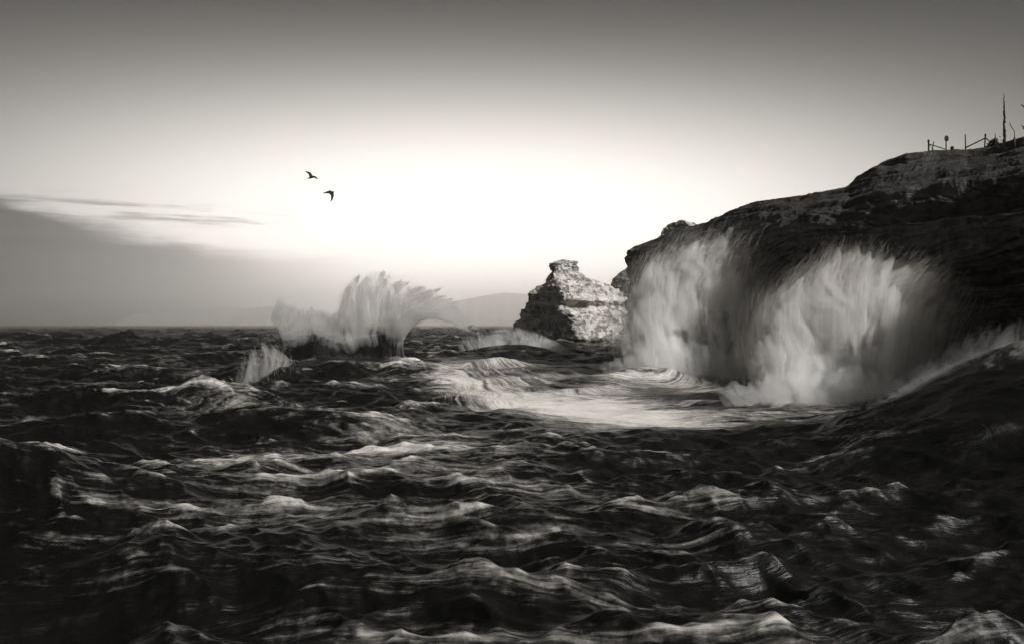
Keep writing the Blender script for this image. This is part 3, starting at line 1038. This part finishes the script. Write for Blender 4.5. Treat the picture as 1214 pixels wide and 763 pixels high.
def skirt(x0, x1, y0, hgt, bow):
    """guides of the low spray round a splash's foot"""
    out = []
    for t in np.linspace(0, 1, 9):
        x = x0 + (x1 - x0) * t
        yb = y0 + bow * math.sin(math.pi * t)
        h = hgt * (0.45 + 0.55 * math.sin(math.pi * t))
        k = (t - 0.5) * 26
        out.append([(x, yb), (x + k * 0.3, yb - h * 0.4), (x + k * 0.7, yb - h * 0.75), (x + k, yb - h)])
    return out


sheet_mist('mist', e, skirt(722, 940, 458, 56, 5), 59.0, 2.0, 41, MA2, 1.0)
plume('spray', e, 24000, SPLASH_A, 61.0, 1.6, 0.0045, 11, reach=(0.30, 1.15), length=0.20, clump=26, jitter=11.0, power=0.75)

# near splash
e = empty('wave_splash', world(1005, 475, 43.0))
tag(e, 'broad burst of white spray in front of the dark cliff wall, nearest the camera', 'splash', 'waves bursting against the cliff')
SPLASH_B = [
    [(900, 484), (892, 462), (886, 440), (881, 424), (878, 416)],
    [(928, 484), (914, 445), (907, 405), (906, 374), (914, 352)],
    [(951, 486), (939, 428), (933, 380), (941, 345), (954, 326)],
    [(974, 488), (963, 422), (962, 366), (970, 330), (982, 308)],
    [(996, 490), (989, 417), (989, 356), (994, 319), (1001, 296)],
    [(1018, 492), (1014, 422), (1016, 361), (1024, 325), (1037, 306)],
    [(1041, 494), (1041, 427), (1047, 369), (1060, 335), (1078, 316)],
    [(1059, 494), (1063, 432), (1074, 376), (1091, 342), (1112, 324)],
    [(1078, 494), (1086, 442), (1100, 394), (1115, 362), (1132, 346)],
    [(1098, 494), (1106, 452), (1120, 417), (1132, 394), (1144, 382)]]
MB = mat_mist('near_splash_mist', 2.5, world(1005, 640, 43.0), k=24.0, radial=0.16, lo=0.40, hi=0.62)
MB2 = mat_mist('near_splash_veil', 1.1, world(1005, 640, 43.0), k=30.0, radial=0.16, lo=0.40, hi=0.60)
sheet_mist('mist', e, SPLASH_B, 44.0, 1.2, 5, MB2, 0.98, arch=0.8)
sheet_mist('mist', e, SPLASH_B, 43.0, 1.5, 6, MB, 0.84, (0.08, 0.66))
sheet_mist('mist', e, SPLASH_B, 42.3, 1.4, 7, MB, 0.64, (0.0, 0.40))
sheet_mist('mist', e, SPLASH_B, 42.3, 1.4, 8, MB, 0.68, (0.38, 0.95))
sheet_mist('mist', e, skirt(862, 1130, 496, 72, 10), 41.0, 1.5, 42, MB2, 1.0)
plume('spray', e, 30000, SPLASH_B, 43.0, 1.3, 0.003, 12, reach=(0.30, 1.17), length=0.22, clump=26, jitter=11.0, power=0.75)

# breaking wave in the middle: a standing sheet of water torn into spray and a curl to the right
WAVE_Y = 70.0
GUIDE = [
    [(336, 442), (336, 412), (330, 390), (322, 376), (330, 352)],
    [(344, 442), (344, 410), (343, 390), (338, 374), (344, 360)],
    [(358, 442), (357, 407), (357, 387), (355, 376), (354, 366)],
    [(374, 442), (372, 407), (371, 388), (371, 376), (372, 367)],
    [(392, 442), (388, 410), (386, 392), (387, 380), (390, 371)],
    [(414, 442), (405, 414), (400, 396), (401, 383), (406, 370)],
    [(430, 442), (418, 414), (410, 392), (405, 368), (408, 346)],
    [(442, 442), (430, 413), (420, 386), (414, 354), (420, 328)],
    [(452, 442), (441, 411), (434, 381), (432, 349), (446, 322)],
    [(461, 442), (454, 409), (452, 380), (460, 350), (482, 328)],
    [(468, 442), (463, 409), (465, 384), (480, 358), (512, 342)],
    [(474, 442), (471, 410), (476, 388), (496, 366), (534, 356)],
    [(480, 442), (474, 414), (481, 391), (508, 372), (552, 376)],
    [(486, 442), (478, 416), (483, 395), (511, 377), (560, 396)]]


def build_wave():
    e = empty('breaking_wave', world(410, 440, WAVE_Y))
    tag(e, 'breaking wave thrown up into a torn sheet with a curl on its right', 'wave')
    # solid foot of the sheet
    A = np.array(GUIDE, float)
    m = A.shape[0]
    nu, nv = 200, 60
    us = np.linspace(0, m - 1.001, nu)
    i = us.astype(int); f = (us - i)[:, None, None]
    G2 = A[i] * (1 - f) + A[i + 1] * f
    W = np.stack([(G2[..., 0] - CX) / F * WAVE_Y, np.full(G2.shape[:2], WAVE_Y), H + (HY - G2[..., 1]) / F * WAVE_Y], -1)
    reach = 0.36 + 0.05 * pnoise(np.stack([us * 0.45, us * 0, us * 0 + 3], 1))
    reach += 0.04 * sstep(us, 10.0, 13.0)
    sv = np.linspace(0, 1, nv)
    C = catmull(W, sv[None, :] * reach[:, None])
    un = np.linspace(0, 1, nu)
    thick = (0.9 * (1 - sv) ** 0.7)[None, :] * (np.clip(un / 0.08, 0, 1) * np.clip((1 - un) / 0.12, 0, 1))[:, None] ** 0.6 + 0.03
    rip = 0.35 * fbm(np.stack([np.repeat(us[:, None], nv, 1).ravel() * 0.8, np.tile(sv * 1.6, nu), np.zeros(nu * nv)], 1), 4, 0.6).reshape(nu, nv)
    lean = (0.5 * np.sin(sv * 2.2))[None, :]
    front = C.copy(); front[..., 1] += -thick + rip * 0.10 + lean - 0.7 - 0.5 * np.exp(-(sv[None, :] / 0.8) ** 2)
    back = C.copy(); back[..., 1] += thick + rip * 0.10 + lean + 0.3 - 0.25
    V = np.concatenate([front.reshape(-1, 3), back.reshape(-1, 3)])
    fr = grid_faces(nu, nv)
    bk = fr[:, ::-1] + nu * nv
    top = np.array([[a * nv + nv - 1, (a + 1) * nv + nv - 1, nu * nv + (a + 1) * nv + nv - 1, nu * nv + a * nv + nv - 1] for a in range(nu - 1)])
    s1 = np.array([[b, nu * nv + b, nu * nv + b + 1, b + 1] for b in range(nv - 1)])
    s2 = np.array([[(nu - 1) * nv + b, (nu - 1) * nv + b + 1, nu * nv + (nu - 1) * nv + b + 1, nu * nv + (nu - 1) * nv + b] for b in range(nv - 1)])
    Fq = np.concatenate([fr, bk, top, s1, s2])
    hgt = np.tile(sv, nu)
    foam = np.concatenate([0.02 + 0.16 * hgt ** 1.3] * 2)
    flow = np.stack([np.tile(sv * 1.5, nu) + 1.0 * rip.ravel(), np.repeat(us * 0.45, nv) + 0.6 * rip.ravel(), np.zeros(nu * nv)], 1)
    mesh_obj('wave_body', V, Fq, SEA, parent=e, attrs={'foam': foam, 'crest': foam * 0, 'flow': np.concatenate([flow, flow])})
    mt = mat_spray('grey_wave_spray', 0.35, 0.85, 0.6)
    mw = mat_mist('wave_mist', 2.0, world(452, 500, WAVE_Y), k=18.0, radial=0.12, lo=0.45, hi=0.57, g=0.5, base=0.04)
    sheet_mist('mist', e, GUIDE, WAVE_Y - 0.3, 1.1, 9, mw, 0.97, (0.30, 1.0), fring=(0.05, 0.09, 0.10), ends=(0.25, 0.03), low=(0.68, 0.0), vpow=0.4)
    mf = mat_mist('wave_foot_mist', 0.5, world(410, 640, WAVE_Y), k=30.0, radial=0.2, lo=0.40, hi=0.60, g=0.2)
    sheet_mist('mist', e, skirt(318, 505, 447, 30, 2), WAVE_Y - 2.2, 0.7, 43, mf, 1.0, fring=(0.3, 0.3, 0.1), vpow=1.0)
    ml = mat_mist('wave_wall_mist', 2.2, world(380, 760, WAVE_Y), k=95.0, radial=0.12, lo=0.45, hi=0.57, g=0.5, base=0.04)
    sheet_mist('mist', e, GUIDE, WAVE_Y - 0.7, 0.9, 10, ml, 0.86, (0.0, 0.385), fring=(0.08, 0.14, 0.10), ends=(0.08, 0.10), low=(0.68, 0.0), vpow=0.4)
    sheet_mist('mist', e, GUIDE, WAVE_Y - 0.1, 0.9, 14, ml, 1.02, (0.0, 0.385), fring=(0.10, 0.16, 0.10), ends=(0.08, 0.10), low=(0.68, 0.0), vpow=0.4)
    mc = mat_mist('wave_curl_mist', 2.6, world(470, 520, WAVE_Y), k=14.0, radial=0.10, lo=0.40, hi=0.58, g=0.6, base=0.12)
    sheet_mist('mist', e, GUIDE, WAVE_Y - 0.9, 0.9, 15, mc, 0.97, (0.72, 1.0), fring=(0.03, 0.06, 0.05), ends=(0.4, 0.03), low=(0.6, 0.0), vpow=0.35)
    sheet_mist('mist', e, GUIDE, WAVE_Y - 0.7, 0.9, 11, mw, 0.80, (0.34, 1.0), fring=(0.05, 0.10, 0.10), ends=(0.3, 0.03), low=(0.68, 0.0), vpow=0.4)
    plume('spray', e, 7000, GUIDE, WAVE_Y - 0.5, 0.6, 0.012, 21, reach=(0.70, 1.12), length=0.12, clump=120, tone=(0.35, 1.0), jitter=2.2, power=0.8, tvar=0.6, fade=0.5, mat=mt)
    return e


build_wave()

# crest of the wave's left shoulder, blown into spray
def crest_spray(name, pts, n, Y0, rise, lean, seed, label, width=0.012, jitter=4.0, tone=(0.4, 1.0), depth=0.8, mdens=1.5, drape=0):
    e = empty(name, world(pts[0][0], pts[0][1], Y0))
    tag(e, label, 'spray')
    gd = []
    for k, (x, y) in enumerate(pts):
        if drape:                       # thrown off the crest and sliding down the near face
            gd.append([(x - drape * 0.9, y + drape), (x - drape * 0.5, y + drape * 0.55), (x - drape * 0.15, y + drape * 0.15), (x + lean, y - rise[k])])
            continue
        rs = rise[k] if hasattr(rise, '__len__') else rise
        gd.append([(x, y + 4), (x + lean * 0.2, y - rs * 0.35), (x + lean * 0.5, y - rs * 0.7), (x + lean, y - rs)])
    mm = mat_mist('crest_mist', mdens, world(pts[len(pts) // 2][0], pts[len(pts) // 2][1] + 160, Y0), k=34.0, radial=0.16, lo=0.41, hi=0.60, g=0.2, base=0.04)
    sheet_mist('mist', e, gd, Y0, depth * 1.1, seed, mm, 1.0, fring=(0.22, 0.22, 0.08), vpow=1.1)
    if n:
        plume('spray', e, n, gd, Y0, depth, width, seed, reach=(0.0, 1.1), length=0.25, clump=22, tone=tone, jitter=jitter, K=5, power=1.2)
    return e


crest_spray('spray_crest', [(262, 476), (280, 466), (296, 455), (310, 444), (322, 436), (334, 430), (345, 430)], 700, 50.0,
            [8, 14, 22, 30, 30, 22, 12], -10, 31, 'feathery spray along the low shoulder left of the breaking wave')
crest_spray('spray_crest', [(545, 412), (560, 410), (580, 406), (600, 404), (622, 404), (645, 408), (670, 416), (690, 424)], 600, 95.0,
            [8, 12, 14, 14, 16, 14, 10, 5], -8, 32, 'soft spray over the small wave before the craggy rock', width=0.022, depth=1.2)
crest_spray('spray_crest', [(1040, 470), (1070, 452), (1100, 436), (1130, 422), (1165, 408), (1200, 398), (1240, 392), (1280, 386)], 0, 27.5,
            [10, 16, 20, 20, 18, 16, 16, 16], 6, 33, 'soft white spray along the swell heaped against the cliff at the right edge', width=0.005, depth=0.9, jitter=5.0, mdens=0.45, drape=40)

# ------------------------------------------------------------------ things on the cliff top
def tube(pts, rad, seg=8):
    """closed tapered tube through points"""
    pts = [Vector(p) for p in pts]
    bm = bmesh.new()
    rings = []
    for i, p in enumerate(pts):
        d = (pts[min(i + 1, len(pts) - 1)] - pts[max(i - 1, 0)]).normalized()
        a = d.orthogonal().normalized()
        b = d.cross(a)
        r = rad[i] if hasattr(rad, '__len__') else rad
        rings.append([bm.verts.new(p + (a * math.cos(2 * math.pi * k / seg) + b * math.sin(2 * math.pi * k / seg)) * r) for k in range(seg)])
    for r0, r1 in zip(rings[:-1], rings[1:]):
        for k in range(seg):
            bm.faces.new((r0[k], r0[(k + 1) % seg], r1[(k + 1) % seg], r1[k]))
    bm.faces.new(rings[0][::-1])
    bm.faces.new(rings[-1])
    return bm


def bm_obj(name, bm, mat, parent=None, smooth=True):
    bmesh.ops.recalc_face_normals(bm, faces=bm.faces)
    if parent is not None:
        bmesh.ops.translate(bm, verts=bm.verts, vec=-parent.location)
    me = bpy.data.meshes.new(name)
    bm.to_mesh(me); bm.free()
    if smooth:
        me.polygons.foreach_set('use_smooth', np.ones(len(me.polygons), dtype=bool))
    me.materials.append(mat)
    o = bpy.data.objects.new(name, me)
    o.parent = parent
    COL.objects.link(o)
    return o


def top_at(px, drop=0.25):
    p = Vector(cliff_top(px))
    p.z -= drop
    return p


def up(px, py, ref):
    """point at photograph pixel, at the distance of ref"""
    return Vector(world(px, py, ref.y))


def merge(bms):
    out = bmesh.new()
    for b in bms:
        me = bpy.data.meshes.new('tmp'); b.to_mesh(me); b.free()
        out.from_mesh(me); bpy.data.meshes.remove(me)
    return out


def post_bm(base, top, r):
    """a post with a rounded, slightly wider head"""
    d = top - base
    return tube([base, base + d * 0.5, base + d * 0.84, base + d * 0.86, base + d * 0.93, top], [r, r * 0.97, r * 0.95, r * 1.45, r * 1.4, r * 0.5])


def build_cliff_top():
    b = top_at(1101.5)
    e = empty('wooden_fence', b)
    tag(e, 'short dark fence of two posts with a sagging rail, left end of the cliff top', 'fence', 'fences on the cliff top')
    bm_obj('post', post_bm(b, up(1101.3, 165.5, b), 0.07), WOOD, e)
    c = top_at(1107.3)
    bm_obj('post', tube([c, up(1107.4, 168, c)], [0.05, 0.045]), WOOD, e)
    bm_obj('rail', tube([up(1102.5, 171.3, b), up(1112, 174, b), up(1121, 177, b)], [0.045, 0.045, 0.04]), WOOD, e)
    bm_obj('brace', tube([up(1102.6, 172, b), up(1105, 175.5, b), up(1107.5, 178, c)], [0.025, 0.025, 0.025]), WOOD, e)
    b = top_at(1122)
    e = empty('marker_sign', b)
    tag(e, 'dark post with a rounded sign board on the cliff top', 'sign')
    bm_obj('post', tube([b, up(1122, 165, b)], [0.055, 0.05]), PALEWOOD, e)
    o = up(1122, 164.5, b)
    bm = bmesh.new()
    n = 20
    fr, bk = [], []
    for k in range(n):
        a = 2 * math.pi * k / n
        cx, cz = math.copysign(abs(math.cos(a)) ** 0.75, math.cos(a)) * 0.17, math.copysign(abs(math.sin(a)) ** 0.75, math.sin(a)) * 0.24
        fr.append(bm.verts.new(o + Vector((cx, -0.10, cz))))
        bk.append(bm.verts.new(o + Vector((cx, -0.06, cz))))
    bm.faces.new(fr); bm.faces.new(bk[::-1])
    for k in range(n):
        bm.faces.new((fr[k], bk[k], bk[(k + 1) % n], fr[(k + 1) % n]))
    bm_obj('sign_board', bm, WOOD, e, False)
    b = top_at(1129)
    t = up(1129, 173.8, b)
    bm = tube([b, b + (t - b) * 0.45, b + (t - b) * 0.6, t + Vector((0.02, 0, 0))], [0.07, 0.07, 0.14, 0.13])
    st = bm_obj('tree_stump', bm, WOOD)
    tag(st, 'low flat-topped stump between the sign and the leaning fence rail', 'stump')
    # second fence
    b = top_at(1144.8)
    e = empty('wooden_fence', b)
    tag(e, 'fence with one long rail rising steeply to a knobbed post on the cliff top', 'fence', 'fences on the cliff top')
    bm_obj('post', tube([b, up(1144.8, 159.3, b)], [0.055, 0.05]), PALEWOOD, e)
    c = top_at(1168.6)
    bm_obj('post', post_bm(c, up(1168.8, 158.3, c), 0.055), WOOD, e)
    bm_obj('rail', tube([up(1144.5, 175.5, b), up(1157, 169.5, b), up(1169, 163.6, c)], [0.055, 0.055, 0.05]), WOOD, e)
    bm_obj('rail', tube([up(1169, 163.6, c), up(1172, 166, c), up(1175.5, 169.5, c)], [0.05, 0.05, 0.04]), WOOD, e)
    # scrub
    b = top_at(1176, 0.1)
    g = np.random.default_rng(5)
    poly = [(1169.5, 176), (1172, 172), (1175, 169), (1177.5, 165.5), (1180, 164), (1181.5, 169), (1182, 175)]
    n = 900
    V = []; Fq = []
    for k in range(n):
        while True:
            x, y = g.uniform(1169, 1182.5), g.uniform(163, 176)
            lim = np.interp(x, [1169, 1172, 1175, 1177.5, 1180, 1182.5], [175, 172, 169, 165.5, 163.5, 171])
            if y > lim: break
        p = np.array(up(x, y, b)) + np.array([0, g.normal() * 0.3, 0])
        a = g.normal(size=3); a /= np.linalg.norm(a)
        c = np.cross(a, g.normal(size=3)); c /= np.linalg.norm(c)
        s = 0.05 + 0.06 * g.random()
        i = len(V)
        V += [p - a * s, p + c * s * 0.4, p + a * s, p - c * s * 0.4]
        Fq.append([i, i + 1, i + 2, i + 3])
    e = empty('bush', b)
    tag(e, 'dark scrubby bush leaning against a thin pointed post on the cliff top', 'bush')
    mesh_obj('foliage', np.array(V), np.array(Fq), LEAF, parent=e, smooth=False)
    for dx in (-4, -1, 2):
        bm_obj('stem', tube([b + Vector((dx * 0.05, 0, -0.2)), up(1176 + dx * 0.6, 171, b), up(1177 + dx, 167.5, b)], [0.03, 0.02, 0.01], 6), WOOD, e)
    c = top_at(1180.5)
    o = bm_obj('fence_post', tube([c, up(1180.4, 164, c), up(1180.3, 157.5, c)], [0.06, 0.05, 0.01]), WOOD)
    tag(o, 'thin pointed post rising behind the dark bush', 'post')
    # dead tree
    b = top_at(1191.5)
    e = empty('dead_tree', b)
    tag(e, 'tall bare dead tree trunk standing like a mast on the cliff top', 'tree')
    g = np.random.default_rng(9)
    ys = np.linspace(172, 110, 26)
    pts = [b - Vector((0, 0, 0.2))] + [up(1191.4 + 0.35 * g.normal() * (1 - 0.4 * k / 26) - 0.012 * (172 - y), y, b) for k, y in enumerate(ys)]
    rad = [0.13] + [max(0.012, np.interp(y, [108, 120, 135, 172], [0.010, 0.035, 0.075, 0.115])) * (0.75 + 0.5 * g.random()) for y in ys]
    bm_obj('trunk', tube(pts, rad, 9), WOOD, e)
    for y, dx, dy in ((150, 1.6, 1), (141, 2.2, -0.6), (133, 1.2, -1.5), (128, -1.0, -1.8), (158, -1.2, 0.8), (122, 0.9, -2.0), (117, -0.8, -1.6)):
        bm_obj('branch_stub', tube([up(1191.2, y, b), up(1191.2 + dx * 0.6, y + dy * 0.6, b), up(1191.2 + dx, y + dy, b)], [0.035, 0.025, 0.008], 6), WOOD, e)
    # leaning pole, pale post, twigs at the edge
    b = top_at(1207)
    o = bm_obj('leaning_pole', tube([b, up(1203, 155.5, b), up(1199, 149.5, b), up(1197.2, 144.5, b)], [0.03, 0.026, 0.03, 0.012]), WOOD)
    tag(o, 'thin broken pole leaning left beside the dead tree', 'pole')
    b = top_at(1203, 0.3)
    b = Vector(world(1203, 176, b.y - 3.0))
    o = bm_obj('fence_post', tube([b, up(1203.2, 163, b)], [0.075, 0.07]), PALEWOOD)
    tag(o, 'pale grey post right of the dead tree, just below the skyline', 'post')
    b = top_at(1222)
    e = empty('dead_tree', b)
    tag(e, 'bare twiggy tree whose branch tips reach in at the right edge of the view', 'tree')
    bm_obj('trunk', tube([b - Vector((0, 0, .3)), up(1223, 148, b), up(1221, 130, b), up(1222, 112, b)], [0.12, 0.09, 0.06, 0.02]), WOOD, e)
    for q in ([(1222, 150), (1216, 151), (1213, 150), (1211, 147)], [(1216, 151), (1213.6, 153), (1212.5, 149)], [(1221, 132), (1216, 128), (1212, 124.5), (1211, 124)], [(1222, 118), (1226, 112), (1229, 105)]):
        bm_obj('branch', tube([up(x, y, b) for x, y in q], [0.05, 0.045, 0.035, 0.02][:len(q)], 6), WOOD, e)


build_cliff_top()

# ------------------------------------------------------------------ gulls
def section(c, along, chord, thick, rc):
    """ellipse of a wing or body cross-section"""
    along = Vector(along).normalized()
    chord = Vector(chord)
    chord = (chord - along * chord.dot(along)).normalized()
    n = along.cross(chord)
    return [Vector(c) + chord * (math.cos(a) * rc) + n * (math.sin(a) * thick) for a in np.linspace(0, 2 * math.pi, 12, endpoint=False)]


def loft(bm, secs):
    rings = [[bm.verts.new(p) for p in s] for s in secs]
    for r0, r1 in zip(rings[:-1], rings[1:]):
        for k in range(12):
            bm.faces.new((r0[k], r0[(k + 1) % 12], r1[(k + 1) % 12], r1[k]))
    bm.faces.new(rings[0][::-1]); bm.faces.new(rings[-1])


def gull(pose, Y, ax, ay, label):
    """pose: body and wing chains in crop pixels (12.71 per photograph pixel) with depth and half-width in metres"""
    def P(q):
        return Vector(world(340 + q[0] / 12.71, 190 + q[1] / 12.71, Y)) + Vector((0, q[2], 0))
    bm = bmesh.new()
    for ch in pose:
        pts = [P(q) for q in ch['pts']]
        secs = []
        for i, p in enumerate(pts):
            d = pts[min(i + 1, len(pts) - 1)] - pts[max(i - 1, 0)]
            secs.append(section(p, d, ch['chord'], ch['t'][i], ch['c'][i]))
        loft(bm, secs)
    bmesh.ops.recalc_face_normals(bm, faces=bm.faces)
    loc = P((ax, ay, 0))
    bmesh.ops.translate(bm, verts=bm.verts, vec=-loc)
    me = bpy.data.meshes.new('gull')
    bm.to_mesh(me); bm.free()
    me.materials.append(FEATHER)
    o = bpy.data.objects.new('gull', me)
    o.location = loc
    COL.objects.link(o)
    md = o.modifiers.new('one_skin', 'REMESH')
    md.mode = 'VOXEL'
    md.voxel_size = 0.011
    md.use_smooth_shade = True
    tag(o, label, 'bird', 'gulls in flight')
    return o


gull([
    {'pts': [(300, 273, .06), (325, 271, .04), (350, 266, .01), (375, 263, -.02), (395, 259, -.04), (406, 257, -.05), (416, 256, -.06)], 'chord': (0, 0, 1),
     't': [.04, .05, .065, .07, .055, .04, .014], 'c': [.02, .035, .06, .068, .055, .04, .014]},
    {'pts': [(366, 256, -.02), (354, 222, .03), (337, 197, .08), (305, 178, .14), (264, 155, .18)], 'chord': (.7, .1, .55),
     't': [.03, .028, .024, .02, .014], 'c': [.13, .125, .105, .075, .02]},
    {'pts': [(380, 259, -.02), (404, 251, -.07), (426, 257, -.12), (450, 272, -.16), (480, 293, -.2)], 'chord': (-.3, .1, .8),
     't': [.03, .028, .024, .02, .014], 'c': [.085, .085, .075, .06, .022]}],
    60.0, 370, 262, 'dark gull with its left wing raised, the higher of the two')
gull([
    {'pts': [(548, 499, -.03), (585, 491, -.02), (615, 484, 0), (650, 478, .01), (680, 478, .02), (700, 477, .03), (722, 478, .04)], 'chord': (0, 0, 1),
     't': [.04, .055, .07, .075, .055, .035, .014], 'c': [.03, .055, .09, .09, .06, .035, .016]},
    {'pts': [(655, 486, -.02), (684, 508, -.07), (692, 545, -.12), (686, 590, -.16), (666, 636, -.2)], 'chord': (1, 0, .45),
     't': [.03, .028, .024, .02, .014], 'c': [.16, .15, .115, .08, .022]},
    {'pts': [(660, 472, .03), (640, 464, .12), (622, 466, .22), (600, 474, .3)], 'chord': (.3, 0, 1),
     't': [.028, .024, .02, .014], 'c': [.08, .085, .07, .03]}],
    60.0, 640, 480, 'dark gull with one wing hanging straight down, the lower of the two')

# ------------------------------------------------------------------ sea air
def build_haze():
    m, n, out = new_mat('sea_haze')
    pv = n.new('ShaderNodeVolumePrincipled')
    pv.inputs['Color'].default_value = (0.965, 0.955, 0.94, 1)
    pv.inputs['Density'].default_value = 0.00026
    pv.inputs['Anisotropy'].default_value = 0.88
    n.link(pv.outputs[0], out.inputs['Volume'])
    bm = bmesh.new()
    bmesh.ops.create_cube(bm, size=1.0)
    me = bpy.data.meshes.new('haze')
    bm.to_mesh(me); bm.free()
    me.materials.append(m)
    o = bpy.data.objects.new('haze', me)
    lo, hi = -6.0, 350.0
    o.scale = (18000, 18000, hi - lo)
    o.location = (0, 0, (lo + hi) / 2)
    COL.objects.link(o)
    tag(o, 'thin sea haze lying over the water', 'haze', kind='stuff')


build_haze()
